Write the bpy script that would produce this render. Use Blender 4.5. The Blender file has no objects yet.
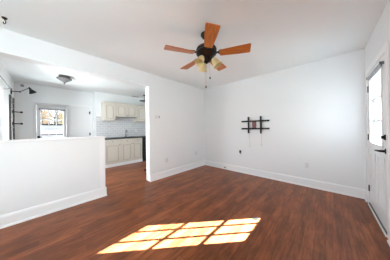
import bpy, bmesh, math, random
from mathutils import Vector, Matrix
random.seed(7)
S = bpy.context.scene
COL = S.collection
PI = math.pi

# ------------------------------------------------------------------ camera
cam_d = bpy.data.cameras.new('camera'); cam = bpy.data.objects.new('camera', cam_d); COL.objects.link(cam)
F_PX, YAW, ROLL = 140.198, 0.752, -0.013
cam_d.sensor_fit = 'HORIZONTAL'; cam_d.sensor_width = 36.0; cam_d.lens = 36.0 * F_PX / 390.0
cam_d.shift_y = -1.292 / 390.0; cam_d.clip_start = 0.02; cam_d.clip_end = 300
cam.matrix_world = (Matrix.Translation((2.894, -3.543, 1.175)) @ Matrix.Rotation(YAW, 4, 'Z')
                    @ Matrix.Rotation(PI / 2, 4, 'X') @ Matrix.Rotation(ROLL, 4, 'Z'))
S.camera = cam

# ------------------------------------------------------------------ world, sun, window daylight and added fill, exposure
w = bpy.data.worlds.new('world'); S.world = w; w.use_nodes = True
nt = w.node_tree; bg = nt.nodes['Background']
sky = nt.nodes.new('ShaderNodeTexSky'); sky.sky_type = 'NISHITA'; sky.sun_disc = False
sky.sun_elevation = math.radians(30); sky.sun_rotation = math.radians(42); sky.air_density = 1.0; sky.dust_density = 2.0
hs = nt.nodes.new('ShaderNodeHueSaturation'); hs.inputs['Saturation'].default_value = 0.3
nt.links.new(sky.outputs[0], hs.inputs['Color']); nt.links.new(hs.outputs[0], bg.inputs[0]); bg.inputs[1].default_value = 0.9

sun_d = bpy.data.lights.new('sun', 'SUN'); sun_d.energy = 330.0; sun_d.angle = math.radians(0.4); sun_d.color = (0.76, 0.89, 1.0)
sun = bpy.data.objects.new('sun', sun_d); COL.objects.link(sun)
SUN_DIR = Vector((-1.15, -1.28, -1.0))
sun.rotation_euler = SUN_DIR.to_track_quat('-Z', 'Y').to_euler(); sun.location = (8, 8, 8)

def area(name, loc, direction, sx, sy, power, color=(1, 1, 1)):
    d = bpy.data.lights.new(name, 'AREA'); d.shape = 'RECTANGLE'; d.size = sx; d.size_y = sy; d.energy = power; d.color = color
    o = bpy.data.objects.new(name, d); COL.objects.link(o); o.location = loc
    o.rotation_euler = Vector(direction).to_track_quat('-Z', 'Y').to_euler(); return o
# skylight at the door and dining panes, plus fill at two added unseen windows
area('added_fill_front', (1.55, -5.16, 1.45), (0, 1, 0.05), 1.9, 1.3, 7, (0.89, 0.975, 0.99))  # fill lamp at the added front window, out of view
area('added_fill_side', (3.50, -4.42, 1.45), (-1, 0.0, 0.0), 0.9, 1.3, 42, (0.89, 0.975, 0.99))  # fill lamp for the left wall, at the added side window
area('daylight_entry_door', (3.44, -0.68, 1.4), (-1, 0, 0.0), 0.55, 0.84, 2.5, (0.89, 0.975, 0.99))
area('daylight_dining_window', (-0.95, -4.2, 1.45), (0, 1, 0.0), 0.9, 1.0, 70, (0.92, 0.975, 1.0))
area('daylight_back_door', (-3.06, -3.39, 1.35), (1, 0, 0.0), 0.5, 0.75, 34, (0.92, 0.975, 1.0))

S.view_settings.view_transform = 'Standard'; S.view_settings.look = 'None'
S.view_settings.gamma = 1.0; S.view_settings.use_curve_mapping = False; S.view_settings.exposure = 0.17
S.cycles.max_bounces = 14; S.cycles.diffuse_bounces = 8; S.cycles.glossy_bounces = 4; S.cycles.transparent_max_bounces = 12
S.cycles.use_denoising = True; S.cycles.sample_clamp_indirect = 8.0

# ------------------------------------------------------------------ materials
def srgb(r, g, b):
    f = lambda c: (c / 255 / 12.92) if c / 255 <= 0.04045 else ((c / 255 + 0.055) / 1.055) ** 2.4
    return (f(r), f(g), f(b), 1.0)
def mat(name, col, rough=0.5, metal=0.0, spec=0.5, noise=0.0, nscale=20.0, bump=0.0):
    m = bpy.data.materials.new(name); m.use_nodes = True; n = m.node_tree; b = n.nodes['Principled BSDF']
    b.inputs['Base Color'].default_value = col; b.inputs['Roughness'].default_value = rough
    b.inputs['Metallic'].default_value = metal; b.inputs['Specular IOR Level'].default_value = spec
    tc = n.nodes.new('ShaderNodeTexCoord'); nz = n.nodes.new('ShaderNodeTexNoise'); nz.inputs['Scale'].default_value = nscale
    nz.inputs['Detail'].default_value = 4
    n.links.new(tc.outputs['Object'], nz.inputs['Vector'])
    if noise:
        mx = n.nodes.new('ShaderNodeMix'); mx.data_type = 'RGBA'
        mx.inputs['A'].default_value = tuple(c * (1 - noise) for c in col[:3]) + (1,)
        mx.inputs['B'].default_value = tuple(min(1, c * (1 + noise)) for c in col[:3]) + (1,)
        n.links.new(nz.outputs['Fac'], mx.inputs['Factor']); n.links.new(mx.outputs['Result'], b.inputs['Base Color'])
    if bump:
        bp = n.nodes.new('ShaderNodeBump'); bp.inputs['Strength'].default_value = bump; bp.inputs['Distance'].default_value = 0.002
        n.links.new(nz.outputs['Fac'], bp.inputs['Height']); n.links.new(bp.outputs['Normal'], b.inputs['Normal'])
    return m
M = {}
M['wall'] = mat('wall_paint', (0.80, 0.815, 0.82, 1), 0.6, spec=0.3, noise=0.006, nscale=3, bump=0.05)
M['ceiling'] = mat('ceiling_paint', (0.84, 0.88, 0.885, 1), 0.8, spec=0.2, noise=0.006, nscale=3, bump=0.05)
M['trim'] = mat('trim_paint', (0.86, 0.865, 0.87, 1), 0.35, spec=0.4, noise=0.004)
M['shaded_door'] = mat('shaded_door_paint', (0.70, 0.705, 0.71, 1), 0.4, spec=0.4, noise=0.004)  # white door and casing paint greyed, shade put into the colour
M['door'] = mat('door_paint', (0.80, 0.805, 0.815, 1), 0.4, spec=0.4, noise=0.004)
M['black'] = mat('black_metal', (0.010, 0.009, 0.009, 1), 0.6, 0.0, spec=0.25, noise=0.2)
M['bronze'] = mat('dark_bronze', (0.022, 0.017, 0.014, 1), 0.38, 0.7, noise=0.3, nscale=40)
M['steel'] = mat('brushed_steel', (0.35, 0.35, 0.35, 1), 0.35, 0.9, noise=0.1)
M['pewter'] = mat('pewter', (0.16, 0.155, 0.15, 1), 0.4, 0.8, noise=0.1)
M['hinge'] = mat('hinge_metal', (0.13, 0.125, 0.12, 1), 0.4, 0.8, noise=0.1)
M['plastic'] = mat('white_plastic', (0.72, 0.72, 0.72, 1), 0.4, noise=0.01)
M['socket'] = mat('socket_face', (0.64, 0.64, 0.64, 1), 0.5, noise=0.02)
M['greyplastic'] = mat('grey_plastic', (0.30, 0.30, 0.30, 1), 0.5, noise=0.02)
M['rust'] = mat('reddish_plate', srgb(120, 80, 82), 0.5, 0.2, noise=0.15, nscale=60)
M['cabinet'] = mat('cabinet_paint', srgb(214, 207, 196), 0.5, spec=0.35, noise=0.03, nscale=12)
M['recess_tone'] = mat('cabinet_recess_tone', srgb(186, 176, 160), 0.6, noise=0.05)  # darker cream showing in the door recesses
M['counter'] = mat('dark_counter', (0.03, 0.03, 0.032, 1), 0.3, noise=0.5, nscale=90)
M['appliance'] = mat('black_appliance', (0.008, 0.008, 0.009, 1), 0.3, noise=0.1)
M['shade'] = mat('amber_glass', srgb(216, 198, 146), 0.35, noise=0.12, nscale=25)
M['dome'] = mat('smoky_glass', (0.19, 0.19, 0.19, 1), 0.45, noise=0.2, nscale=15)
M['blind'] = mat('grey_blind', (0.30, 0.30, 0.31, 1), 0.8, noise=0.15, nscale=60, bump=0.3)
M['cord'] = mat('pale_cord', (0.42, 0.42, 0.42, 1), 0.7, noise=0.05)
M['snow'] = mat('lawn_ground', (0.045, 0.047, 0.04, 1), 0.9, noise=0.1, nscale=2)
M['vinyl'] = mat('white_vinyl', (0.8, 0.8, 0.81, 1), 0.5, noise=0.03)
M['darkwood'] = mat('dark_rail', (0.03, 0.026, 0.022, 1), 0.7, noise=0.2)
M['bark'] = mat('bark', (0.22, 0.20, 0.19, 1), 0.9, noise=0.4, nscale=12, bump=0.5)
M['leaf_tan'] = mat('tan_leaves', srgb(226, 204, 178), 0.8, noise=0.35, nscale=6)
M['leaf_gold'] = mat('gold_leaves', srgb(224, 208, 176), 0.8, noise=0.35, nscale=6)
M['leaf_grey'] = mat('grey_twigs', srgb(176, 172, 166), 0.8, noise=0.35, nscale=6)
M['added_siding'] = mat('added_house_siding', (0.55, 0.55, 0.55, 1), 0.8, noise=0.05)

def floor_mat():
    m = bpy.data.materials.new('wood_laminate'); m.use_nodes = True; n = m.node_tree; L = n.links; b = n.nodes['Principled BSDF']
    tc = n.nodes.new('ShaderNodeTexCoord'); mp = n.nodes.new('ShaderNodeMapping'); mp.inputs['Rotation'].default_value = (0, 0, PI / 2)
    L.new(tc.outputs['Object'], mp.inputs['Vector'])
    br = n.nodes.new('ShaderNodeTexBrick'); L.new(mp.outputs['Vector'], br.inputs['Vector'])
    br.offset = 0.37; br.offset_frequency = 2
    br.inputs['Scale'].default_value = 1.0; br.inputs['Brick Width'].default_value = 0.9; br.inputs['Row Height'].default_value = 0.09
    br.inputs['Mortar Size'].default_value = 0.0010; br.inputs['Bias'].default_value = 0.0
    br.inputs['Color1'].default_value = FLOOR_A; br.inputs['Color2'].default_value = FLOOR_B; br.inputs['Mortar'].default_value = FLOOR_M
    mp2 = n.nodes.new('ShaderNodeMapping'); mp2.inputs['Scale'].default_value = (14.0, 1.3, 1.0); L.new(tc.outputs['Object'], mp2.inputs['Vector'])
    nz = n.nodes.new('ShaderNodeTexNoise'); nz.inputs['Scale'].default_value = 2.6; nz.inputs['Detail'].default_value = 7; nz.inputs['Roughness'].default_value = 0.65
    nz.inputs['Distortion'].default_value = 0.8
    L.new(mp2.outputs['Vector'], nz.inputs['Vector'])
    rp = n.nodes.new('ShaderNodeValToRGB'); rp.color_ramp.elements[0].position = 0.32; rp.color_ramp.elements[1].position = 0.68
    rp.color_ramp.elements[0].color = (0.60, 0.55, 0.52, 1); rp.color_ramp.elements[1].color = (1.35, 1.40, 1.42, 1)
    L.new(nz.outputs['Fac'], rp.inputs['Fac'])
    mx = n.nodes.new('ShaderNodeMix'); mx.data_type = 'RGBA'; mx.blend_type = 'MULTIPLY'; mx.inputs['Factor'].default_value = 1.0
    n2 = n.nodes.new('ShaderNodeTexNoise'); n2.inputs['Scale'].default_value = 1.0; n2.inputs['Detail'].default_value = 5; n2.inputs['Roughness'].default_value = 0.6
    mp3 = n.nodes.new('ShaderNodeMapping'); mp3.inputs['Scale'].default_value = (7.0, 2.6, 1.0); L.new(tc.outputs['Object'], mp3.inputs['Vector']); L.new(mp3.outputs['Vector'], n2.inputs['Vector'])
    rp2 = n.nodes.new('ShaderNodeValToRGB'); rp2.color_ramp.elements[0].position = 0.35; rp2.color_ramp.elements[1].position = 0.65
    rp2.color_ramp.elements[0].color = (0.72, 0.68, 0.64, 1); rp2.color_ramp.elements[1].color = (1.25, 1.25, 1.22, 1); L.new(n2.outputs['Fac'], rp2.inputs['Fac'])
    mx2 = n.nodes.new('ShaderNodeMix'); mx2.data_type = 'RGBA'; mx2.blend_type = 'MULTIPLY'; mx2.inputs['Factor'].default_value = 1.0
    L.new(br.outputs['Color'], mx2.inputs['A']); L.new(rp2.outputs['Color'], mx2.inputs['B']); L.new(mx2.outputs['Result'], mx.inputs['A']); L.new(rp.outputs['Color'], mx.inputs['B']); L.new(mx.outputs['Result'], b.inputs['Base Color'])
    b.inputs['Roughness'].default_value = 0.33; b.inputs['Specular IOR Level'].default_value = 0.25
    bp = n.nodes.new('ShaderNodeBump'); bp.inputs['Strength'].default_value = 0.12; bp.inputs['Distance'].default_value = 0.002
    L.new(nz.outputs['Fac'], bp.inputs['Height']); L.new(bp.outputs['Normal'], b.inputs['Normal'])
    return m
FLOOR_A = srgb(142, 80, 46); FLOOR_B = srgb(112, 60, 34); FLOOR_M = srgb(84, 42, 26)
M['floor'] = floor_mat()

def blade_mat():
    m = bpy.data.materials.new('blade_wood'); m.use_nodes = True; n = m.node_tree; L = n.links; b = n.nodes['Principled BSDF']
    tc = n.nodes.new('ShaderNodeTexCoord'); mp = n.nodes.new('ShaderNodeMapping'); mp.inputs['Scale'].default_value = (2.0, 26.0, 8.0)
    L.new(tc.outputs['Object'], mp.inputs['Vector'])
    nz = n.nodes.new('ShaderNodeTexNoise'); nz.inputs['Scale'].default_value = 3.0; nz.inputs['Detail'].default_value = 5; L.new(mp.outputs['Vector'], nz.inputs['Vector'])
    rp = n.nodes.new('ShaderNodeValToRGB'); rp.color_ramp.elements[0].position = 0.3; rp.color_ramp.elements[1].position = 0.7
    rp.color_ramp.elements[0].color = srgb(158, 82, 26); rp.color_ramp.elements[1].color = srgb(206, 122, 46)
    L.new(nz.outputs['Fac'], rp.inputs['Fac']); L.new(rp.outputs['Color'], b.inputs['Base Color'])
    b.inputs['Roughness'].default_value = 0.3; b.inputs['Specular IOR Level'].default_value = 0.5
    return m
M['blade'] = blade_mat()

def tile_mat():
    m = bpy.data.materials.new('subway_tile'); m.use_nodes = True; n = m.node_tree; L = n.links; b = n.nodes['Principled BSDF']
    tc = n.nodes.new('ShaderNodeTexCoord'); mp = n.nodes.new('ShaderNodeMapping'); mp.inputs['Rotation'].default_value = (0, PI / 2, PI / 2)
    sp = n.nodes.new('ShaderNodeSeparateXYZ'); cb = n.nodes.new('ShaderNodeCombineXYZ')
    L.new(tc.outputs['Object'], sp.inputs[0]); L.new(sp.outputs['Y'], cb.inputs['X']); L.new(sp.outputs['Z'], cb.inputs['Y'])
    br = n.nodes.new('ShaderNodeTexBrick'); L.new(cb.outputs[0], br.inputs['Vector'])
    br.inputs['Scale'].default_value = 1.0; br.inputs['Brick Width'].default_value = 0.155; br.inputs['Row Height'].default_value = 0.078
    br.inputs['Mortar Size'].default_value = 0.006
    br.inputs['Color1'].default_value = srgb(208, 209, 211); br.inputs['Color2'].default_value = srgb(198, 199, 202); br.inputs['Mortar'].default_value = srgb(228, 228, 228)
    L.new(br.outputs['Color'], b.inputs['Base Color']); b.inputs['Roughness'].default_value = 0.25
    return m
M['tile'] = tile_mat()

def glass_mat():
    m = bpy.data.materials.new('window_glass'); m.use_nodes = True; n = m.node_tree; L = n.links
    for x in list(n.nodes):
        if x.type != 'OUTPUT_MATERIAL': n.nodes.remove(x)
    out = [x for x in n.nodes if x.type == 'OUTPUT_MATERIAL'][0]
    t = n.nodes.new('ShaderNodeBsdfTransparent'); g = n.nodes.new('ShaderNodeBsdfGlossy'); g.inputs['Roughness'].default_value = 0.02
    mx = n.nodes.new('ShaderNodeMixShader'); lw = n.nodes.new('ShaderNodeFresnel'); lw.inputs['IOR'].default_value = 1.2
    t.inputs['Color'].default_value = (0.96, 0.97, 0.97, 1)
    L.new(lw.outputs[0], mx.inputs[0]); L.new(t.outputs[0], mx.inputs[1]); L.new(g.outputs[0], mx.inputs[2]); L.new(mx.outputs[0], out.inputs['Surface'])
    return m
M['glass'] = glass_mat()

# ------------------------------------------------------------------ mesh helpers
class MB:
    def __init__(self): self.bm = bmesh.new()
    def box(self, x0, x1, y0, y1, z0, z1, mx=None):
        vs = [self.bm.verts.new((x, y, z)) for z in (z0, z1) for y in (y0, y1) for x in (x0, x1)]
        if mx: 
            for v in vs: v.co = mx @ v.co
        for f in ((0, 2, 3, 1), (4, 5, 7, 6), (0, 1, 5, 4), (2, 6, 7, 3), (0, 4, 6, 2), (1, 3, 7, 5)): self.bm.faces.new([vs[i] for i in f])
        return self
    def tube(self, pts, r, n=10):
        pts = [Vector(p) for p in pts]; rr = r if isinstance(r, (list, tuple)) else [r] * len(pts); rings = []
        t0 = (pts[1] - pts[0]).normalized(); u = t0.orthogonal().normalized()
        for i, p in enumerate(pts):
            t = ((pts[min(i + 1, len(pts) - 1)] - pts[max(i - 1, 0)])).normalized()
            u = (u - t * u.dot(t)).normalized(); v = t.cross(u)
            rings.append([self.bm.verts.new(p + (u * math.cos(2 * PI * k / n) + v * math.sin(2 * PI * k / n)) * rr[i]) for k in range(n)])
        for a, b in zip(rings, rings[1:]):
            for k in range(n): self.bm.faces.new((a[k], a[(k + 1) % n], b[(k + 1) % n], b[k]))
        self.bm.faces.new(list(reversed(rings[0]))); self.bm.faces.new(rings[-1]); return self
    def lathe(self, prof, mx=None, n=28):
        rings = []
        for r, z in prof:
            if r < 1e-6: rings.append([self.bm.verts.new((0, 0, z))])
            else: rings.append([self.bm.verts.new((r * math.cos(2 * PI * k / n), r * math.sin(2 * PI * k / n), z)) for k in range(n)])
        if mx:
            for R in rings:
                for v in R: v.co = mx @ v.co
        for a, b in zip(rings, rings[1:]):
            for k in range(n):
                k2 = (k + 1) % n
                if len(a) == 1 and len(b) == 1: continue
                if len(a) == 1: self.bm.faces.new((a[0], b[k], b[k2]))
                elif len(b) == 1: self.bm.faces.new((a[k], b[0], a[k2]))
                else: self.bm.faces.new((a[k], b[k], b[k2], a[k2]))
        return self
    def prism(self, poly, fn0, fn1):
        a = [self.bm.verts.new(fn0(*p)) for p in poly]; b = [self.bm.verts.new(fn1(*p)) for p in poly]
        self.bm.faces.new(a); self.bm.faces.new(list(reversed(b)))
        for k in range(len(poly)): k2 = (k + 1) % len(poly); self.bm.faces.new((a[k], b[k], b[k2], a[k2]))
        return self
    def ring(self, outer, inner, fn0, fn1):
        n = len(outer); A = [[self.bm.verts.new(fn(*p)) for p in poly] for fn in (fn0, fn1) for poly in (outer, inner)]
        oa, ia, ob, ib = A
        for k in range(n):
            q = (k + 1) % n
            for f in ((oa[k], oa[q], ia[q], ia[k]), (ob[k], ib[k], ib[q], ob[q]), (oa[k], ob[k], ob[q], oa[q]), (ia[k], ia[q], ib[q], ib[k])): self.bm.faces.new(f)
        return self
    def sphere(self, c, r, sx=1, sy=1, sz=1, n=12):
        bmesh.ops.create_uvsphere(self.bm, u_segments=n, v_segments=max(6, n // 2 + 2), radius=r,
                                  matrix=Matrix.Translation(c) @ Matrix.Diagonal((sx, sy, sz, 1))); return self
    def build(self, name, m, parent=None, bevel=0.0, smooth=False, seg=2):
        bmesh.ops.recalc_face_normals(self.bm, faces=self.bm.faces)
        me = bpy.data.meshes.new(name); self.bm.to_mesh(me); self.bm.free(); me.materials.append(M[m] if isinstance(m, str) else m)
        o = bpy.data.objects.new(name, me); COL.objects.link(o)
        if smooth:
            for p in me.polygons: p.use_smooth = True
            es = o.modifiers.new('edges', 'EDGE_SPLIT'); es.split_angle = math.radians(40)
        if bevel:
            b = o.modifiers.new('bevel', 'BEVEL'); b.width = bevel; b.segments = seg; b.limit_method = 'ANGLE'
        if parent: o.parent = parent; o.matrix_parent_inverse = parent.matrix_world.inverted()
        return o
def tag(o, label, cat, group=None, kind=None):
    o['label'] = label; o['category'] = cat
    if group: o['group'] = group
    if kind: o['kind'] = kind
    return o
def thing(name, loc, label, cat, group=None, kind=None):
    o = bpy.data.objects.new(name, None); COL.objects.link(o); o.location = loc; o.empty_display_size = 0.05
    o.matrix_world = Matrix.Translation(loc)
    return tag(o, label, cat, group, kind)
def struct(o, label, cat): return tag(o, label, cat, None, 'structure')
def copy_tree(o, parent=None):
    c = o.copy(); COL.objects.link(c)
    if parent: c.parent = parent
    for ch in list(o.children): copy_tree(ch, c)
    return c

# ------------------------------------------------------------------ room shell
H = 2.44; W = 3.362; XF = -2.95; XK = -2.62; YD = -4.08; YR = -5.1; T = 0.165
struct(MB().box(XF, W, YR, 0, -0.1, 0).build('floor', 'floor'), 'reddish brown wood plank laminate floor with a worn satin sheen', 'floor')
struct(MB().box(XF - T, W + T, YR - T, T, H, H + 0.1).build('ceiling', 'ceiling'), 'plain white painted flat ceiling over both rooms', 'ceiling')
struct(MB().box(-T, 0, -1.947, 0, 0, H).box(-T, 0, YD, -1.947, 2.14, H).box(-T, 0, YR, YD, 0, H).build('wall_left', 'wall'),
       'white wall on the left with the wide opening to the kitchen and a header over it', 'wall')
struct(MB().box(XF, W + T, 0, T, 0, H).build('wall_back', 'wall'), 'white wall at the back carrying the black wall bracket', 'wall')
DY0, DY1, DZ = -1.085, -0.225, 1.965
struct(MB().box(W, W + T, DY1 + 0.004, 0, 0, H).box(W, W + T, -3.95, DY0 - 0.004, 0, H).box(W, W + T, YR, -4.9, 0, H).box(W, W + T, -4.9, -3.95, 0, 0.8).box(W, W + T, -4.9, -3.95, 2.1, H).box(W, W + T, DY0 - 0.004, DY1 + 0.004, DZ + 0.004, H).build('wall_right', 'wall'),
       'white wall on the right around the glazed entry door', 'wall')
# rear wall with an opening for the added front window (behind the camera)
struct(MB().box(0, 0.6, YR - T, YR, 0, H).box(2.5, W + T, YR - T, YR, 0, H).box(0.6, 2.5, YR - T, YR, 0, 0.8).box(0.6, 2.5, YR - T, YR, 2.1, H).build('wall_rear', 'wall'),
       'white wall behind the viewer with the opening of the added front window', 'wall')
# dining and kitchen walls
DGY0, DGY1, DGZ = -3.70, -3.095, 1.895
struct(MB().box(XF - T, XF, YD - T, DGY0 - 0.004, 0, H).box(XF - T, XF, DGY1 + 0.004, 0, 0, H).box(XF - T, XF, DGY0 - 0.004, DGY1 + 0.004, DGZ + 0.004, H).build('wall_dining', 'wall'),
       'white far wall of the dining room holding the glazed back door', 'wall')
struct(MB().box(XF + 0.0005, XK, -2.40, 0, 0, H).build('wall_kitchen', 'wall'), 'white kitchen wall stepping forward behind the cream cabinets', 'wall')
WX0, WX1, WZ0, WZ1 = -1.40, -0.50, 0.95, 1.93
struct(MB().box(XF, WX0, YD - T, YD, 0, H).box(WX1, -T, YD - T, YD, 0, H).box(WX0, WX1, YD - T, YD, 0, WZ0).box(WX0, WX1, YD - T, YD, WZ1, H).build('wall_window_side', 'wall'),
       'white dining room wall at the far left with a window, swing lamp and black rack', 'wall')
# half wall
hw = struct(MB().box(-T, 0, YD, -2.818, 0, 1.035).build('wall_half', 'wall'), 'white waist high half wall dividing living and dining rooms', 'half wall')
MB().box(-T - 0.018, 0.018, YD, -2.803, 1.035, 1.058).build('cap', 'trim', hw, bevel=0.004)
MB().box(0, 0.008, -2.895, -2.816, 0.155, 1.035).build('corner_board', 'trim', hw, bevel=0.002)
# header casing strip
struct(MB().box(0, 0.004, YD, -1.957, 2.14, 2.245).build('trim_1', 'wall', bevel=0.0015), 'flat white casing board along the top of the wide opening', 'trim')

def base_profile(mb, axis, plane, sgn, a, b):
    # baseboard with a rounded top and a small shoe moulding, swept along an axis
    prof = [(0, 0), (0.026, 0), (0.026, 0.012), (0.020, 0.022), (0.014, 0.026), (0.014, 0.128), (0.010, 0.146), (0.004, 0.155), (0, 0.155)]
    if axis == 'y': mb.prism(prof, lambda d, z: (plane + sgn * d, a, z), lambda d, z: (plane + sgn * d, b, z))
    else: mb.prism(prof, lambda d, z: (a, plane + sgn * d, z), lambda d, z: (b, plane + sgn * d, z))
    return mb
struct(base_profile(MB(), 'y', 0, 1, -1.947, 0).build('baseboard_left', 'trim'), 'white baseboard along the left wall up to the corner', 'baseboard')
struct(base_profile(base_profile(MB(), 'y', 0, 1, YD, -2.80), 'x', -2.818, 1, -T - 0.02, 0.02).build('baseboard_half_wall', 'trim'), 'white baseboard along the foot of the half wall', 'baseboard')
struct(base_profile(MB(), 'x', 0, -1, 0, W).build('baseboard_back', 'trim'), 'white baseboard along the foot of the back wall', 'baseboard')
struct(base_profile(base_profile(MB(), 'y', W, -1, YR, -1.172), 'y', W, -1, -0.148, -0.026).build('baseboard_right', 'trim'), 'white baseboard beside the entry door on the right wall', 'baseboard')
struct(base_profile(base_profile(MB(), 'y', XF, 1, -2.415, -2.415 + 0.012), 'y', XF, 1, YD, DGY0 - 0.09).build('baseboard_dining', 'trim'), 'white baseboard in the dining room', 'baseboard')

# ------------------------------------------------------------------ entry door (right wall)
door = struct(thing('door_1', (W, (DY0 + DY1) / 2, 0), 'x', 'x'), 'white entry door with a nine pane glazed upper half, black lever and bolt', 'door')
GY0, GY1, GZ0, GZ1 = -0.918, -0.318, 0.95, 1.835
xi, xo = W + 0.001, W + 0.045
MB().box(xi, xo, DY0, GY0, 0.02, DZ).box(xi, xo, GY1, DY1, 0.02, DZ).box(xi, xo, GY0, GY1, 0.02, GZ0).box(xi, xo, GY0, GY1, GZ1, DZ).build('door_panel', 'door', door)
fr = MB()
for s, e in ((xi - 0.008, xi + 0.001),):
    fr.ring([(GY0 - 0.028, GZ0 - 0.028), (GY1 + 0.028, GZ0 - 0.028), (GY1 + 0.028, GZ1 + 0.028), (GY0 - 0.028, GZ1 + 0.028)],
            [(GY0 + 0.004, GZ0 + 0.004), (GY1 - 0.004, GZ0 + 0.004), (GY1 - 0.004, GZ1 - 0.004), (GY0 + 0.004, GZ1 - 0.004)],
            lambda y, z: (s, y, z), lambda y, z: (e, y, z))
fr.build('glazing_frame', 'door', door, bevel=0.004)
MB().box(xi + 0.018, xi + 0.024, GY0, GY1, GZ0, GZ1).build('glass', 'glass', door)
gr = MB()
for k in (1, 2):
    y = GY0 + (GY1 - GY0) * k / 3; z = GZ0 + (GZ1 - GZ0) * k / 3
    gr.box(xi + 0.010, xi + 0.032, y - 0.009, y + 0.009, GZ0, GZ1).box(xi + 0.0105, xi + 0.0315, GY0, GY1, z - 0.009, z + 0.009)
gr.build('muntin_grid', 'door', door)
for y0, y1 in ((-0.99, -0.69), (-0.60, -0.32)):
    for (z0, z1) in ((0.22, 0.82),):
        p = MB()
        p.ring([(y0, z0), (y1, z0), (y1, z1), (y0, z1)], [(y0 + 0.03, z0 + 0.03), (y1 - 0.03, z0 + 0.03), (y1 - 0.03, z1 - 0.03), (y0 + 0.03, z1 - 0.03)],
               lambda y, z: (xi - 0.007, y, z), lambda y, z: (xi + 0.001, y, z))
        p.box(xi - 0.004, xi + 0.001, y0 + 0.055, y1 - 0.055, z0 + 0.055, z1 - 0.055)
        p.build('raised_panel', 'door', door, bevel=0.003)
for z in (1.73, 1.017, 0.254):
    MB().tube([(xi - 0.006, DY1 - 0.004, z - 0.045), (xi - 0.006, DY1 - 0.004, z + 0.045)], 0.008, 10).box(xi - 0.002, xi + 0.001, DY1 - 0.026, DY1 - 0.004, z - 0.045, z + 0.045).build('hinge', 'hinge', door)
hd = MB().lathe([(0, 0), (0.03, 0), (0.03, 0.006), (0.014, 0.012), (0.011, 0.05), (0.0, 0.05)], Matrix.Translation((xi, -1.045, 0.905)) @ Matrix.Rotation(-PI / 2, 4, 'Y'), 16)
hd.tube([(xi - 0.05, -1.05, 0.905), (xi - 0.056, -1.02, 0.906), (xi - 0.056, -0.93, 0.898)], [0.010, 0.010, 0.008], 10)
hd.build('door_handle', 'black', door, smooth=True)
MB().lathe([(0, 0), (0.031, 0), (0.031, 0.008), (0.022, 0.016), (0, 0.017)], Matrix.Translation((xi, -1.045, 1.055)) @ Matrix.Rotation(-PI / 2, 4, 'Y'), 16).box(xi - 0.034, xi - 0.014, -1.051, -1.039, 1.038, 1.072).build('deadbolt', 'black', door, smooth=True)
MB().box(xi - 0.012, xi + 0.001, DY0 + 0.01, DY1 - 0.01, 0.024, 0.036).build('door_sweep', 'hinge', door)
struct(MB().box(W - 0.02, W + T, DY0 - 0.002, DY1 + 0.002, 0, 0.018).build('trim_2', 'trim', bevel=0.004), 'white threshold strip under the entry door', 'threshold')
cs = MB(); c0, c1, ct = 0.004, 0.078, 0.008
cs.box(W - ct, W, DY1 + c0, DY1 + c1, 0, DZ + c1).box(W - ct, W, DY0 - c1, DY0 - c0, 0, DZ + c1).box(W - ct, W, DY0 - c0, DY1 + c0, DZ + c0, DZ + c1)
struct(cs.build('trim_3', 'trim', bevel=0.002), 'white casing around the entry door', 'trim')
# rolled shade over the door glass
rs = thing('rolled_shade', (W, -0.68, 1.86), 'grey rolled up fabric shade hung over the glass of the entry door', 'window shade')
MB().tube([(xi - 0.018, -1.0, 1.872), (xi - 0.018, -0.33, 1.872)], 0.013, 14).build('shade_roll', 'blind', rs, smooth=True)
MB().box(xi - 0.022, xi - 0.012, -0.99, -0.34, 1.845, 1.866).build('hem', 'blind', rs, bevel=0.003)
for y in (-1.008, -0.322):
    MB().box(xi - 0.034, xi, y - 0.006, y + 0.006, 1.857, 1.89).build('bracket', 'pewter', rs, bevel=0.002)

# ------------------------------------------------------------------ unseen windows behind the viewer, added to let fill light in
w1 = struct(thing('added_window_front', (1.55, YR, 0.8), 'x', 'x'), 'wide front window added behind the viewer for fill light', 'window')
f = MB().ring([(0.52, 0.72), (2.58, 0.72), (2.58, 2.18), (0.52, 2.18)], [(0.6, 0.8), (2.5, 0.8), (2.5, 2.1), (0.6, 2.1)], lambda x, z: (x, YR + 0.015, z), lambda x, z: (x, YR, z))
f.box(1.53, 1.57, YR - 0.08, YR - 0.03, 0.8, 2.1)
f.build('window_frame', 'trim', w1)  # frame of the added front window
MB().box(0.6, 2.5, YR - 0.056, YR - 0.05, 0.8, 2.1).build('glass', 'glass', w1)  # pane of the added front window

w3 = struct(thing('added_window_side', (W, -4.425, 0.8), 'x', 'x'), 'window added in the right wall behind the viewer for fill light', 'window')  # unseen window added to light the left wall and half wall
MB().ring([(-4.98, 0.72), (-3.87, 0.72), (-3.87, 2.18), (-4.98, 2.18)], [(-4.9, 0.8), (-3.95, 0.8), (-3.95, 2.1), (-4.9, 2.1)], lambda y, z: (W - 0.015, y, z), lambda y, z: (W, y, z)).box(W + 0.03, W + 0.07, -4.9, -3.95, 1.43, 1.47).build('window_frame', 'trim', w3)  # frame of the added side window
MB().box(W + 0.05, W + 0.056, -4.9, -3.95, 0.8, 2.1).build('glass', 'glass', w3)  # pane of the added side window

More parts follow.
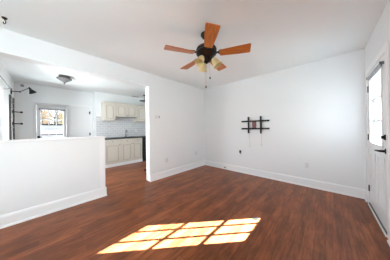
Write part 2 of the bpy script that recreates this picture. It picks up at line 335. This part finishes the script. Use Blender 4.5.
# ------------------------------------------------------------------ dining window
w2 = struct(thing('window_2', ((WX0 + WX1) / 2, YD, WZ0), 'x', 'x'), 'bright white sash window at the far left of the dining room', 'window')
MB().ring([(WX0 - 0.09, WZ0 - 0.09), (WX1 + 0.09, WZ0 - 0.09), (WX1 + 0.09, WZ1 + 0.09), (WX0 - 0.09, WZ1 + 0.09)], [(WX0, WZ0), (WX1, WZ0), (WX1, WZ1), (WX0, WZ1)],
          lambda x, z: (x, YD + 0.018, z), lambda x, z: (x, YD, z)).build('window_frame', 'trim', w2, bevel=0.003)
sh = MB()
for z0, z1, yy in ((WZ0, 1.46, YD - 0.03), (1.43, WZ1, YD - 0.06)):
    sh.ring([(WX0, z0), (WX1, z0), (WX1, z1), (WX0, z1)], [(WX0 + 0.04, z0 + 0.04), (WX1 - 0.04, z0 + 0.04), (WX1 - 0.04, z1 - 0.04), (WX0 + 0.04, z1 - 0.04)],
            lambda x, z: (x, yy, z), lambda x, z: (x, yy - 0.03, z))
sh.build('sash', 'trim', w2)
MB().box(WX0 + 0.03, WX1 - 0.03, YD - 0.05, YD - 0.046, WZ0 + 0.03, 1.44).box(WX0 + 0.03, WX1 - 0.03, YD - 0.08, YD - 0.076, 1.45, WZ1 - 0.03).build('glass', 'glass', w2)
cr = thing('curtain_rod', (-0.95, YD, 2.04), 'thin dark curtain rod above the window at the far left', 'curtain rod')
MB().tube([(-1.78, YD + 0.07, 2.03), (-0.3, YD + 0.07, 2.03)], 0.006, 8).build('rod', 'pewter', cr)
for x in (-1.66, -0.4): MB().tube([(x, YD, 2.0), (x, YD + 0.04, 2.0), (x, YD + 0.07, 2.03)], 0.005, 8).build('bracket', 'pewter', cr)
for x in (-1.79, -0.29): MB().sphere((x, YD + 0.07, 2.03), 0.016).build('finial', 'pewter', cr, smooth=True)

# ------------------------------------------------------------------ back door in the dining room
d2 = struct(thing('door_2', (XF, (DGY0 + DGY1) / 2, 0), 'x', 'x'), 'white back door with a nine pane window beyond the half wall', 'door')
gy0, gy1, gz0, gz1 = -3.622, -3.158, 0.955, 1.76
a, b = XF - 0.075, XF - 0.034
MB().box(a, b, DGY0, gy0, 0.02, DGZ).box(a, b, gy1, DGY1, 0.02, DGZ).box(a, b, gy0, gy1, 0.02, gz0).box(a, b, gy0, gy1, gz1, DGZ).build('door_panel', 'shaded_door', d2)
MB().box(a + 0.018, a + 0.024, gy0, gy1, gz0, gz1).build('glass', 'glass', d2)
g = MB()
for k in (1, 2):
    y = gy0 + (gy1 - gy0) * k / 3; z = gz0 + (gz1 - gz0) * k / 3
    g.box(a + 0.012, b, y - 0.009, y + 0.009, gz0, gz1).box(a + 0.0125, b - 0.0005, gy0, gy1, z - 0.009, z + 0.009)
g.build('muntin_grid', 'shaded_door', d2)
MB().ring([(gy0 - 0.03, gz0 - 0.03), (gy1 + 0.03, gz0 - 0.03), (gy1 + 0.03, gz1 + 0.03), (gy0 - 0.03, gz1 + 0.03)], [(gy0, gz0), (gy1, gz0), (gy1, gz1), (gy0, gz1)],
          lambda y, z: (b + 0.006, y, z), lambda y, z: (b - 0.001, y, z)).build('glazing_frame', 'shaded_door', d2, bevel=0.003)
hk = MB().lathe([(0, 0), (0.032, 0), (0.032, 0.008), (0.012, 0.014), (0.012, 0.045), (0.0, 0.045)], Matrix.Translation((b, -3.665, 1.0)) @ Matrix.Rotation(PI / 2, 4, 'Y'), 14)
hk.tube([(b + 0.045, -3.665, 1.0), (b + 0.045, -3.60, 1.0)], 0.010, 8)
hk.build('door_handle', 'black', d2, smooth=True)
MB().lathe([(0, 0), (0.03, 0), (0.03, 0.012), (0, 0.02)], Matrix.Translation((b, -3.665, 0.86)) @ Matrix.Rotation(PI / 2, 4, 'Y'), 14).build('deadbolt', 'black', d2, smooth=True)
cs = MB()
cs.box(XF, XF + 0.045, DGY0 - 0.06, DGY0 - 0.045, 0, DGZ + 0.065).box(XF, XF + 0.045, DGY1 + 0.045, DGY1 + 0.06, 0, DGZ + 0.065).box(XF, XF + 0.045, DGY0 - 0.045, DGY1 + 0.045, DGZ + 0.045, DGZ + 0.065)
cs.box(XF, XF + 0.012, DGY0 - 0.045, DGY0 - 0.004, 0, DGZ + 0.065).box(XF, XF + 0.012, DGY1 + 0.004, DGY1 + 0.045, 0, DGZ + 0.065).box(XF, XF + 0.012, DGY0 - 0.004, DGY1 + 0.004, DGZ + 0.004, DGZ + 0.065)
struct(cs.build('trim_4', 'shaded_door', bevel=0.002), 'white casing around the back door', 'trim')
bl = thing('roller_shade', (XF, -3.39, 1.76), 'narrow grey roller shade pulled up at the top of the back door window', 'window shade')
MB().tube([(b + 0.028, -3.64, 1.785), (b + 0.028, -3.14, 1.785)], 0.022, 12).build('shade_roll', 'blind', bl, smooth=True)
for y in (-3.648, -3.132): MB().box(b, b + 0.052, y - 0.008, y + 0.008, 1.76, 1.81).build('bracket', 'pewter', bl)

# closet door to the right of the back door
d3 = struct(thing('door_3', (XF, -2.78, 0), 'x', 'x'), 'plain white closet door with dark hinges beside the kitchen wall', 'door')
MB().box(XF, XF + 0.02, -3.0, -2.51, 0.015, 1.93).build('door_panel', 'door', d3, bevel=0.002)
for z in (1.754, 1.042, 0.3):
    MB().tube([(XF + 0.026, -2.502, z - 0.045), (XF + 0.026, -2.502, z + 0.045)], 0.011, 10).box(XF + 0.02, XF + 0.025, -2.53, -2.502, z - 0.045, z + 0.045).build('hinge', 'hinge', d3)
struct(MB().box(XF, XF + 0.016, -2.495, -2.435, 0, 1.99).box(XF, XF + 0.016, -3.03, -3.005, 0, 1.99).box(XF, XF + 0.016, -3.005, -2.495, 1.935, 1.99).build('trim_5', 'trim', bevel=0.002), 'white casing around the closet door', 'trim')

# ------------------------------------------------------------------ kitchen
YL = -2.325                                    # left end of the cabinet run
BX, UX = -2.05, -2.30                          # faces of base and wall cabinets
def shaker(name, x, y0, y1, z0, z1, parent, arch=False, rail=0.05):
    mb = MB(); N = 14
    t = 0.018
    back = MB().box(x, x + t * 0.45, y0 + 0.002, y1 - 0.002, z0 + 0.002, z1 - 0.002)
    inn = [(y0 + rail, z0 + rail), (y1 - rail, z0 + rail)]; out = [(y0, z0), (y1, z0)]
    ym = (y0 + y1) / 2; hw_ = (y1 - y0) / 2 - rail
    for k in range(N + 1):
        yy = y1 - rail - 2 * hw_ * k / N; u = (yy - ym) / hw_
        rise = (0.045 * (math.cos(u * PI) * 0.5 + 0.5)) if arch else 0.0
        inn.append((yy, z1 - rail - (0.045 if arch else 0) + rise)); out.append((y1 - (y1 - y0) * k / N, z1))
    mb.ring(out, inn, lambda y, z: (x + t, y, z), lambda y, z: (x, y, z))
    cy, cz = ym, (z0 + z1) / 2; s = 0.80
    pan = [(cy + (y - cy) * (1 - 0.026 / max(hw_, 0.03)), cz + (z - cz) * 0.93) for y, z in inn]
    mb.prism(pan, lambda y, z: (x + t * 0.3, y, z), lambda y, z: (x + t * 0.9, y, z))
    o = mb.build(name, 'cabinet', parent, bevel=0.0015); back.build('recess', 'recess_tone', o); return o
def knob(x, y, z, parent):
    return MB().lathe([(0, 0), (0.006, 0), (0.006, 0.012), (0.014, 0.018), (0.012, 0.026), (0, 0.028)], Matrix.Translation((x, y, z)) @ Matrix.Rotation(PI / 2, 4, 'Y'), 12).build('knob', 'pewter', parent, smooth=True)

def base_cab(y0, y1, label, split, false_front):
    t = thing('base_cabinet', (-2.33, (y0 + y1) / 2, 0), label, 'kitchen cabinet', 'cream base cabinets under the dark worktop')
    MB().box(XK + 0.007, BX - 0.006, y0, y1, 0.0, 0.875).build('body', 'cabinet', t)
    MB().box(BX - 0.006, BX + 0.006, y0, y1, 0.0, 0.095).build('plinth', 'trim', t, bevel=0.003)
    n = 2 if split else 1; wd = (y1 - y0 - 0.03) / n
    for k in range(n):
        a0 = y0 + 0.015 + k * wd + (0.004 if k else 0); a1 = y0 + 0.015 + (k + 1) * wd - (0.004 if k < n - 1 else 0)
        dr = MB().box(BX - 0.006, BX + 0.010, a0, a1, 0.735, 0.855).build('drawer' if not false_front else 'drawer_front', 'cabinet', t, bevel=0.005)
        MB().box(BX + 0.008, BX + 0.0125, a0 + 0.02, a1 - 0.02, 0.752, 0.838).build('drawer_panel', 'cabinet', dr, bevel=0.003)
        knob(BX + 0.012, (a0 + a1) / 2, 0.795, dr)
        dd = shaker('door', BX - 0.006, a0, a1, 0.115, 0.72, t)
        yk = (a1 - 0.025) if (n == 1 or k == 0) else (a0 + 0.025)
        knob(BX + 0.012, yk, 0.69, dd)
    return t
base_cab(YL, YL + 0.48, 'cream base cabinet with a single door, at the left end beside the half wall', False, False)
base_cab(YL + 0.482, YL + 1.222, 'cream double door base cabinet under the sink and faucet', True, True)
dw0 = YL + 1.226; dw1 = dw0 + 0.6
dw = thing('dishwasher', (-2.33, (dw0 + dw1) / 2, 0), 'black dishwasher at the right end of the cream base cabinets', 'dishwasher')
MB().box(XK + 0.007, BX - 0.03, dw0, dw1, 0.0, 0.872).build('body', 'appliance', dw)
MB().box(BX - 0.03, BX + 0.012, dw0 + 0.004, dw1 - 0.004, 0.11, 0.74).build('door', 'appliance', dw, bevel=0.006)
MB().box(BX - 0.03, BX + 0.006, dw0 + 0.004, dw1 - 0.004, 0.745, 0.87).build('control_panel', 'appliance', dw, bevel=0.004)
MB().tube([(BX + 0.045, dw0 + 0.06, 0.71), (BX + 0.045, dw1 - 0.06, 0.71)], 0.009).box(BX + 0.01, BX + 0.045, dw0 + 0.07, dw0 + 0.085, 0.703, 0.717).box(BX + 0.01, BX + 0.045, dw1 - 0.085, dw1 - 0.07, 0.703, 0.717).build('handle', 'black', dw)
ct = thing('worktop', (-2.33, -1.5, 0.875), 'dark charcoal worktop along the cream base cabinets', 'worktop')
sy0, sy1 = -1.72, -1.26; sx0, sx1 = -2.50, -2.14
MB().box(XK + 0.006, BX + 0.03, YL - 0.015, sy0, 0.876, 0.912).box(XK + 0.006, BX + 0.03, sy1, -0.10, 0.876, 0.912).box(XK + 0.006, sx0, sy0, sy1, 0.876, 0.912).box(sx1, BX + 0.03, sy0, sy1, 0.876, 0.912).build('slab', 'counter', ct, bevel=0.003)
MB().box(sx0 - 0.01, sx1 + 0.01, sy0 - 0.01, sy0 + 0.005, 0.911, 0.916).box(sx0 - 0.01, sx1 + 0.01, sy1 - 0.005, sy1 + 0.01, 0.911, 0.916).box(sx0 - 0.01, sx0 + 0.005, sy0, sy1, 0.911, 0.916).box(sx1 - 0.005, sx1 + 0.01, sy0, sy1, 0.911, 0.916).build('sink_rim', 'steel', ct)
fa = thing('faucet', (-2.53, -1.50, 0.912), 'dark gooseneck faucet standing at the sink in the worktop', 'faucet')
MB().lathe([(0, 0), (0.028, 0), (0.026, 0.012), (0.015, 0.03), (0, 0.03)], Matrix.Translation((-2.535, -1.50, 0.912)), 16).build('base', 'pewter', fa, smooth=True)
pts = [(-2.535, -1.50, 0.93), (-2.535, -1.50, 1.10)] + [(-2.475 - 0.06 * math.cos(q), -1.50, 1.10 + 0.06 * math.sin(q)) for q in [PI * k / 8 for k in range(1, 9)]] + [(-2.415, -1.50, 1.06)]
MB().tube(pts, 0.011, 10).build('spout', 'pewter', fa, smooth=True)
MB().tube([(-2.535, -1.49, 0.96), (-2.52, -1.41, 1.0)], 0.008, 8).build('lever', 'pewter', fa)
struct(MB().box(XK, XK + 0.006, -2.395, -0.02, 0.912, 1.62).build('trim_6', 'tile'), 'grey subway tile backsplash between worktop and wall cabinets', 'backsplash')
def wall_cab(y0, y1, z0, z1, n, label):
    t = thing('wall_cabinet', (-2.46, (y0 + y1) / 2, z0), label, 'kitchen cabinet', 'cream wall cabinets over the tile')
    MB().box(XK + 0.0065, UX - 0.006, y0, y1, z0, z1).build('body', 'cabinet', t)
    MB().box(UX - 0.006, UX + 0.014, y0, y1, z1 - 0.03, z1).build('top_moulding', 'cabinet', t, bevel=0.006)
    wd = (y1 - y0 - 0.03) / n
    for k in range(n):
        a0 = y0 + 0.015 + k * wd + (0.006 if k else 0); a1 = y0 + 0.015 + (k + 1) * wd - (0.006 if k < n - 1 else 0)
        dd = shaker('door', UX - 0.006, a0, a1, z0 + 0.015, z1 - 0.04, t, arch=True, rail=0.048)
        yk = (a1 - 0.022) if (n == 1 or k == 0) else (a0 + 0.022)
        knob(UX + 0.012, yk, z0 + 0.05, dd)
    return t
wall_cab(-2.25, -1.905, 1.48, 2.095, 1, 'cream arched door wall cabinet at the left end of the row')
wall_cab(-1.903, -1.18, 1.625, 2.095, 2, 'short cream wall cabinet with two arched doors above the sink')
wall_cab(-1.178, -0.70, 1.48, 2.095, 1, 'cream wall cabinet right of the short one, half hidden by the wall edge')
ul = thing('under_cabinet_shade', (-2.38, -1.54, 1.60), 'dark slim strip added for the shade under the short wall cabinet', 'shade strip')
MB().box(-2.40, UX - 0.01, -1.88, -1.20, 1.602, 1.6245).build('shade_strip', 'pewter', ul, bevel=0.003)  # dark slab drawn where shade falls under the cabinet
MB().box(-2.39, -2.33, -1.86, -1.22, 1.598, 1.603).build('lens', 'plastic', ul)  # pale underside of the same added strip
tag(MB().box(XK + 0.006, XK + 0.012, -1.12, -1.05, 1.06, 1.17).box(XK + 0.012, XK + 0.0135, -1.10, -1.07, 1.075, 1.155).build('outlet_plate', 'plastic', bevel=0.001), 'small white outlet on the tile right of the faucet', 'outlet')

# kitchen / dining ceiling fixtures
dl = thing('dome_light', (-1.55, -3.235, H), 'small dark bowl ceiling light with a finial in the dining room', 'ceiling light')
DM = Matrix.Translation((-1.55, -3.225, 0))
MB().lathe([(0, 2.44), (0.10, 2.44), (0.10, 2.415), (0.03, 2.405), (0.03, 2.38), (0.0, 2.38)], DM).build('canopy', 'pewter', dl, smooth=True)
MB().lathe([(0.128, 2.388), (0.138, 2.382), (0.136, 2.366), (0.126, 2.370)], DM).lathe([(0.126, 2.370), (0.128, 2.388)], DM).build('rim', 'pewter', dl, smooth=True)
MB().lathe([(0.130, 2.374), (0.095, 2.338), (0.055, 2.312), (0.025, 2.292), (0.0, 2.29)], DM).build('bowl', 'dome', dl, smooth=True)
MB().lathe([(0, 2.30), (0.022, 2.294), (0.02, 2.282), (0.008, 2.272), (0.014, 2.258), (0, 2.245)], DM, 16).build('finial', 'pewter', dl, smooth=True)
kl = thing('flush_light', (-1.75, -1.21, H), 'dark rimmed ceiling light in the kitchen beside the opening edge', 'ceiling light')
KM = Matrix.Translation((-2.0, -1.03, 0))
MB().lathe([(0, 2.44), (0.05, 2.44), (0.05, 2.42), (0.012, 2.41), (0.012, 2.25), (0, 2.25)], KM, 16).build('stem', 'bronze', kl, smooth=True)
MB().lathe([(0.0, 2.252), (0.10, 2.248), (0.17, 2.232), (0.172, 2.215), (0.168, 2.215)], KM).build('rim', 'bronze', kl, smooth=True)
MB().lathe([(0.168, 2.222), (0.12, 2.198), (0.0, 2.188)], KM).build('bowl', 'dome', kl, smooth=True)
vt = thing('ceiling_vent', (-2.45, -1.15, H), 'small grey ceiling vent in the kitchen above the wall cabinets', 'vent')
MB().box(-2.52, -2.36, -1.32, -1.02, 2.432, 2.44).build('frame', 'plastic', vt, bevel=0.002)
MB().box(-2.505, -2.375, -1.30, -1.04, 2.428, 2.433).build('grille', 'greyplastic', vt)
tag(MB().lathe([(0, 0), (0.035, 0), (0.033, 0.012), (0, 0.018)], Matrix.Translation((XF, -3.945, 2.372)) @ Matrix.Rotation(PI / 2, 4, 'Y'), 16).build('wall_sensor', 'greyplastic', smooth=True),
    'small round grey sensor high on the far dining wall above the swing lamp', 'sensor')

# ------------------------------------------------------------------ swing arm lamp and rack on the dining wall
sl = thing('swing_arm_lamp', (-2.413, YD, 2.1), 'black swing arm wall lamp with a cone shade beside the dining window', 'wall lamp')
MB().box(-2.44, -2.386, YD, YD + 0.02, 2.03, 2.165).build('wall_plate', 'black', sl, bevel=0.004)
MB().tube([(-2.413, YD + 0.02, 2.10), (-2.413, YD + 0.13, 2.105)], 0.010, 8).sphere((-2.413, YD + 0.135, 2.105), 0.017).tube([(-2.413, YD + 0.135, 2.108), (-2.413, -3.80, 2.225)], 0.007, 8).sphere((-2.413, -3.80, 2.232), 0.016).build('arm', 'black', sl, smooth=True)
AX = Matrix.Translation((-2.413, -3.797, 2.225)) @ Matrix.Rotation(math.radians(28), 4, 'X') @ Matrix.Scale(0.88, 4)
MB().lathe([(0, 0.0), (0.02, -0.002), (0.024, -0.03), (0.03, -0.045), (0.082, -0.145), (0.078, -0.145), (0.026, -0.05), (0, -0.045)], AX, 24).build('lamp_shade', 'black', sl, smooth=True)
MB().sphere(AX @ Vector((0, 0, -0.085)), 0.025).build('bulb', 'plastic', sl, smooth=True)
rk = thing('wall_rack', (-2.45, YD, 1.0), 'tall black metal wall rack with two projecting arms under the swing lamp', 'wall rack')
for x in (-2.22, -2.68): MB().box(x - 0.025, x + 0.025, YD, YD + 0.03, 0.98, 1.985).build('upright', 'hinge', rk, bevel=0.003)
for k in range(9): MB().tube([(-2.22, YD + 0.022, 1.03 + k * 0.115), (-2.68, YD + 0.022, 1.03 + k * 0.115)], 0.007, 8).build('rung', 'pewter', rk)
for z in (1.625, 1.352):
    am = MB().tube([(-2.42, YD + 0.02, z), (-2.42, -3.935, z - 0.004)], 0.012, 8).build('arm', 'black', rk)
    MB().sphere((-2.42, -3.925, z - 0.004), 0.024).build('knob', 'black', am, smooth=True)
    MB().box(-2.46, -2.38, YD + 0.02, YD + 0.045, z - 0.035, z + 0.035).build('clamp', 'black', am, bevel=0.003)

# ------------------------------------------------------------------ ceiling fan
FX, FY, FZ = 1.7305, -2.056, 2.163
fan = thing('ceiling_fan', (FX, FY, H), 'dark bronze ceiling fan with five wooden blades and amber glass shades', 'ceiling fan')
FM = Matrix.Translation((FX, FY, 0))
MB().lathe([(0, 2.44), (0.072, 2.44), (0.074, 2.425), (0.06, 2.40), (0.035, 2.38), (0.018, 2.372), (0, 2.372)], FM).build('canopy', 'bronze', fan, smooth=True)
MB().lathe([(0, 2.38), (0.013, 2.38), (0.013, 2.29), (0, 2.29)], FM, 14).build('downrod', 'bronze', fan, smooth=True)
MB().lathe([(0, 2.30), (0.035, 2.298), (0.045, 2.285), (0.095, 2.272), (0.128, 2.25), (0.138, 2.225), (0.130, 2.205), (0.138, 2.195), (0.136, 2.175), (0.115, 2.155), (0.075, 2.138), (0.06, 2.125), (0, 2.125)], FM, 36).build('motor_housing', 'bronze', fan, smooth=True)
MB().lathe([(0, 2.127), (0.058, 2.126), (0.062, 2.105), (0.058, 2.082), (0.045, 2.068), (0.02, 2.060), (0.012, 2.045), (0, 2.04)], FM, 24).build('switch_housing', 'bronze', fan, smooth=True)
A0 = math.radians(-44.93)
blade_me = iron_me = None
for k in range(5):
    RM = Matrix.Translation((FX, FY, FZ)) @ Matrix.Rotation(A0 + k * 2 * PI / 5, 4, 'Z')
    if blade_me is None:
        mb = MB(); r0, r1 = 0.175, 0.555; outl = []
        for (r, h) in ((r0, 0.046), (r0 + 0.02, 0.053), (0.40, 0.068), (r1 - 0.015, 0.074), (r1, 0.067)): outl.append((r, h))
        poly = outl + [(r, -h) for r, h in reversed(outl)]
        pitch = Matrix.Rotation(math.radians(-11), 4, 'X')
        mb.prism(poly, lambda x, y: pitch @ Vector((x, y, 0.004)), lambda x, y: pitch @ Vector((x, y, -0.004)))
        bl_o = mb.build('blade', 'blade', None, bevel=0.0015); blade_me = bl_o.data
        mb = MB()
        mb.prism([(0.095, 0.022), (0.15, 0.018), (0.185, 0.048), (0.25, 0.03), (0.265, 0.0), (0.25, -0.03), (0.185, -0.048), (0.15, -0.018), (0.095, -0.022)],
                 lambda x, y: (x, y, 0.014), lambda x, y: (x, y, 0.006))
        for v in mb.bm.verts:
            if v.co.x > 0.16: v.co = pitch @ v.co
        ir_o = mb.build('blade_iron', 'bronze', None, bevel=0.002); iron_me = ir_o.data
    else:
        bl_o = bl_o.copy(); COL.objects.link(bl_o); ir_o = ir_o.copy(); COL.objects.link(ir_o)
    for o in (bl_o, ir_o):
        o.parent = fan; o.matrix_parent_inverse = fan.matrix_world.inverted(); o.matrix_basis = RM
# light kit: three tulip shades on arms
sh_prof = [(0.022, 0.0), (0.030, -0.012), (0.040, -0.035), (0.043, -0.06), (0.046, -0.08), (0.056, -0.098), (0.053, -0.098), (0.043, -0.08), (0.039, -0.06), (0.036, -0.035), (0.024, -0.012), (0.0, -0.004)]
LK = [math.radians(d) for d in (29, 151, 271)]
for q in LK:
    d = Vector((math.cos(q), math.sin(q), 0)); c = Vector((FX, FY, 2.106))
    am = MB().tube([c + d * 0.04, c + d * 0.075 + Vector((0, 0, 0.012)), c + d * 0.10 + Vector((0, 0, 0.0))], 0.009, 8)
    am_o = am.build('lamp_arm', 'bronze', fan, smooth=True)
    SMX = Matrix.Translation(c + d * 0.085 + Vector((0, 0, 0.004))) @ Matrix.Rotation(q, 4, 'Z') @ Matrix.Rotation(math.radians(-32), 4, 'Y')
    MB().lathe([(0, 0.01), (0.024, 0.008), (0.026, -0.012), (0.0, -0.014)], SMX, 16).build('socket', 'bronze', am_o, smooth=True)
    MB().lathe([(r * 1.12, z * 1.2 - 0.008) for r, z in sh_prof], SMX, 22).build('glass_shade', 'shade', fan, smooth=True)
for (x, y, zt, zb, r) in ((1.763, -2.026, 2.10, 1.853, 0.011), (1.723, -2.064, 2.045, 1.733, 0.010)):
    ch = MB().tube([(x, y, zt), (x, y, zb)], 0.0016, 6).build('pull_chain', 'cord', fan)
    MB().lathe([(0, 0.016), (0.006, 0.014), (r, 0.0), (r * 0.8, -0.012), (0, -0.016)], Matrix.Translation((x, y, zb)), 12).build('pull', 'hinge', ch, smooth=True)

# ------------------------------------------------------------------ black bracket on the back wall
tv = thing('tv_wall_mount', (1.6, 0, 1.25), 'black flat screen wall bracket with two rails on the back wall', 'wall bracket')
for z in (1.343, 1.158):
    rl = MB().box(1.275, 1.94, -0.022, -0.004, z - 0.019, z + 0.019).box(1.275, 1.94, -0.032, -0.022, z + 0.010, z + 0.019).box(1.275, 1.94, -0.032, -0.022, z - 0.019, z - 0.012).build('rail', 'black', tv, bevel=0.001)
    for x in (1.30, 1.36, 1.52, 1.68, 1.83, 1.885): MB().lathe([(0, 0), (0.009, 0), (0.008, 0.005), (0, 0.006)], Matrix.Translation((x, -0.022, z)) @ Matrix.Rotation(PI / 2, 4, 'X'), 8).build('bolt', 'hinge', rl)
for x in (1.468, 1.762):
    MB().box(x - 0.017, x + 0.017, -0.05, -0.034, 1.04, 1.455).box(x - 0.017, x - 0.013, -0.062, -0.05, 1.05, 1.445).box(x + 0.013, x + 0.017, -0.062, -0.05, 1.05, 1.445).build('hanging_arm', 'bronze', tv, bevel=0.001)
MB().box(1.545, 1.645, -0.018, -0.002, 1.17, 1.33).build('centre_plate', 'rust', tv, bevel=0.003)
for x, zb in ((1.482, 0.71), (1.768, 0.765)):
    c = MB().tube([(x, -0.05, 1.06), (x + 0.002, -0.03, 0.95), (x, -0.012, zb)], 0.0025, 6).build('release_cord', 'cord', tv)
    MB().lathe([(0, 0.014), (0.008, 0.01), (0.009, -0.012), (0, -0.016)], Matrix.Translation((x, -0.012, zb)), 10).build('cord_end', 'cord', c)

# ------------------------------------------------------------------ wall plates
def plate(name, axis, pos, label, cat, parts, wd=0.07, ht=0.115):
    t = thing(name, pos, label, cat)
    def bx(u0, u1, z0, z1, d0, d1):
        x, y, z = pos
        return MB().box(x + u0, x + u1, y - d1, y - d0, z + z0, z + z1) if axis == 'x' else MB().box(x + d0, x + d1, y + u0, y + u1, z + z0, z + z1)
    bx(-wd / 2, wd / 2, -ht / 2, ht / 2, 0, 0.006).build('cover_plate', 'plastic', t, bevel=0.002)
    for (nm, u0, u1, z0, z1, d, m) in parts: bx(u0, u1, z0, z1, 0.005, d, ).build(nm, m, t, bevel=0.001)
    return t
sock = [('receptacle', -0.017, 0.017, 0.008, 0.036, 0.0085, 'socket'), ('receptacle', -0.017, 0.017, -0.036, -0.008, 0.0085, 'socket')]
plate('wall_outlet', 'y', (0, -1.481, 0.407), 'white outlet low on the left wall nearest the kitchen opening', 'outlet', sock)
plate('wall_outlet', 'y', (0, -0.418, 0.437), 'white outlet low on the left wall near the room corner', 'outlet', sock)
plate('wall_outlet', 'x', (2.61, 0, 0.426), 'white outlet low on the back wall toward the entry door', 'outlet', sock)
plate('cable_outlet', 'x', (1.226, 0, 0.535), 'wall plate with a dark plug left below the black bracket', 'outlet',
      [('plug', -0.02, 0.02, -0.012, 0.05, 0.03, 'black'), ('receptacle', -0.017, 0.017, -0.048, -0.018, 0.008, 'greyplastic')])
plate('thermostat', 'y', (0, -1.734, 1.462), 'small white thermostat on the left wall beside the opening', 'thermostat',
      [('body', -0.05, 0.05, -0.03, 0.03, 0.022, 'plastic'), ('dial', 0.020, 0.046, -0.014, 0.018, 0.027, 'greyplastic')], 0.12, 0.08)
ds = thing('door_stop', (0.78, -0.014, 0.07), 'dark stub poking out of the back wall baseboard', 'cable stub')
MB().tube([(0.781, -0.012, 0.063), (0.781, -0.05, 0.063)], 0.007, 10).build('stem', 'hinge', ds)
MB().tube([(0.781, -0.045, 0.063), (0.781, -0.062, 0.062)], 0.017, 12).build('tip', 'black', ds)
jb = thing('bumper', (-T - 0.01, -1.95, 0.24), 'black bumper at the foot of the opening edge, kitchen side', 'bumper')
MB().box(-T - 0.045, -T, -1.949, -1.90, 0.12, 0.15).build('plate', 'black', jb)
MB().tube([(-T - 0.03, -1.925, 0.21), (-T - 0.09, -1.925, 0.21)], 0.028, 12).tube([(-T, -1.925, 0.21), (-T - 0.035, -1.925, 0.21)], 0.02, 10).build('rubber_tip', 'black', jb)
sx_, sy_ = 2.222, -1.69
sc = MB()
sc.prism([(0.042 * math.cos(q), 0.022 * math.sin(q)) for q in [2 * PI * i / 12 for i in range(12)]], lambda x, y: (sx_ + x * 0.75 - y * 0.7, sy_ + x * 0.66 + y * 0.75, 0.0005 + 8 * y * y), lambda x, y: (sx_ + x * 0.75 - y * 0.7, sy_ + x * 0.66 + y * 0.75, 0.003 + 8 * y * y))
tag(sc.build('dark_spot', 'black'), 'tiny dark curled oval set in the sunlit patch of floor', 'dark_spot')  # small dark oval drawn on the floor
hk = thing('ceiling_hook', (0.287, -3.841, H), 'small black hook in the living room ceiling at the upper left', 'ceiling hook')
HM = Matrix.Translation((0.287, -3.841, 0))
MB().lathe([(0, 2.44), (0.022, 2.44), (0.018, 2.428), (0.006, 2.42), (0, 2.42)], HM, 14).build('rosette', 'black', hk, smooth=True)
MB().tube([HM @ Vector((0.0, 0.0, 2.425))] + [HM @ Vector((0.016 * math.sin(q), 0.010 * math.sin(q), 2.392 + 0.020 * math.cos(q))) for q in [PI * 1.6 * k / 12 for k in range(13)]], 0.004, 8).build('hook', 'black', hk, smooth=True)

# ------------------------------------------------------------------ outdoors
tag(MB().box(-40, 40, -40, 40, -0.45, -0.3).build('ground', 'snow'), 'dull open ground outside the house', 'ground', None, 'structure')
struct(MB().box(XF - T, W + T, YR - T, 7.0, H + 0.11, 9.0).box(XF - T, W + T, T + 0.005, 7.0, -0.3, H + 0.11).build('wall_added_shade', 'added_siding'), 'added pale block of upper storeys and rooms behind, shading the yard', 'added exterior wall')  # unseen storeys added so fence and trees lie in shade
struct(MB().box(W + T, 5.9, -5.4, -1.1, 2.60, 2.72).box(5.75, 5.85, -1.25, -1.15, -0.3, 2.60).box(5.75, 5.85, -5.35, -5.25, -0.3, 2.60).build('added_porch_roof', 'added_siding'), 'added slab outside the right wall keeping sun off the side window', 'added_porch_roof')  # unseen cover added to block sun from the side window
fe = thing('garden_fence', (-7, -3.3, -0.3), 'white fence with a dark top rail seen through the back door window', 'fence')
MB().box(-7.04, -7.0, -7.5, 0.5, -0.3, 1.44).build('panel', 'vinyl', fe)
MB().box(-7.06, -6.97, -7.5, 0.5, 1.44, 1.50).build('top_rail', 'darkwood', fe)
MB().box(-7.0, -6.98, -7.5, 0.5, 0.96, 1.0).build('lower_rail', 'rust', fe)
def tree(x, y, h, r, leaf, label, n):
    t = thing('tree', (x, y, -0.3), label, 'tree', 'trees beyond the white fence')
    tr = MB().tube([(x, y, -0.3), (x + 0.05, y, h * 0.3), (x, y + 0.05, h * 0.6), (x + 0.1, y, h)], [0.14, 0.11, 0.08, 0.03], 10)
    for k in range(9):
        q = k * 2.4; z = h * (0.3 + 0.07 * k); tr.tube([(x, y, z), (x + math.cos(q) * r * 0.5, y + math.sin(q) * r * 0.5, z + 0.35), (x + math.cos(q) * r * 0.9, y + math.sin(q) * r * 0.9, z + 0.9)], [0.05, 0.03, 0.01], 6)
    tr.build('trunk', 'bark', t)
    fo = MB()
    for k in range(n):
        q = random.uniform(0, 2 * PI); rr = r * math.sqrt(random.random()); z = random.uniform(0.22 * h, 1.05 * h)
        c = Vector((x + math.cos(q) * rr, y + math.sin(q) * rr, z)); u = Vector((random.gauss(0, 1), random.gauss(0, 1), random.gauss(0, 1))).normalized(); v = u.orthogonal().normalized(); s = random.uniform(0.06, 0.14)
        fo.bm.faces.new([fo.bm.verts.new(c + u * s), fo.bm.verts.new(c + v * s * 0.6), fo.bm.verts.new(c - u * s), fo.bm.verts.new(c - v * s * 0.6)])
    fo.build('foliage', leaf, t)
tree(-9.3, -3.75, 3.9, 0.5, 'leaf_tan', 'tan leaved tree beyond the fence, left in the back door window', 1100)
tree(-10.6, -3.05, 4.4, 0.5, 'leaf_grey', 'bare grey tree beyond the fence, middle of the back door window', 420)
tree(-9.3, -2.45, 3.9, 0.5, 'leaf_gold', 'golden leaved tree beyond the fence, right in the back door window', 1100)
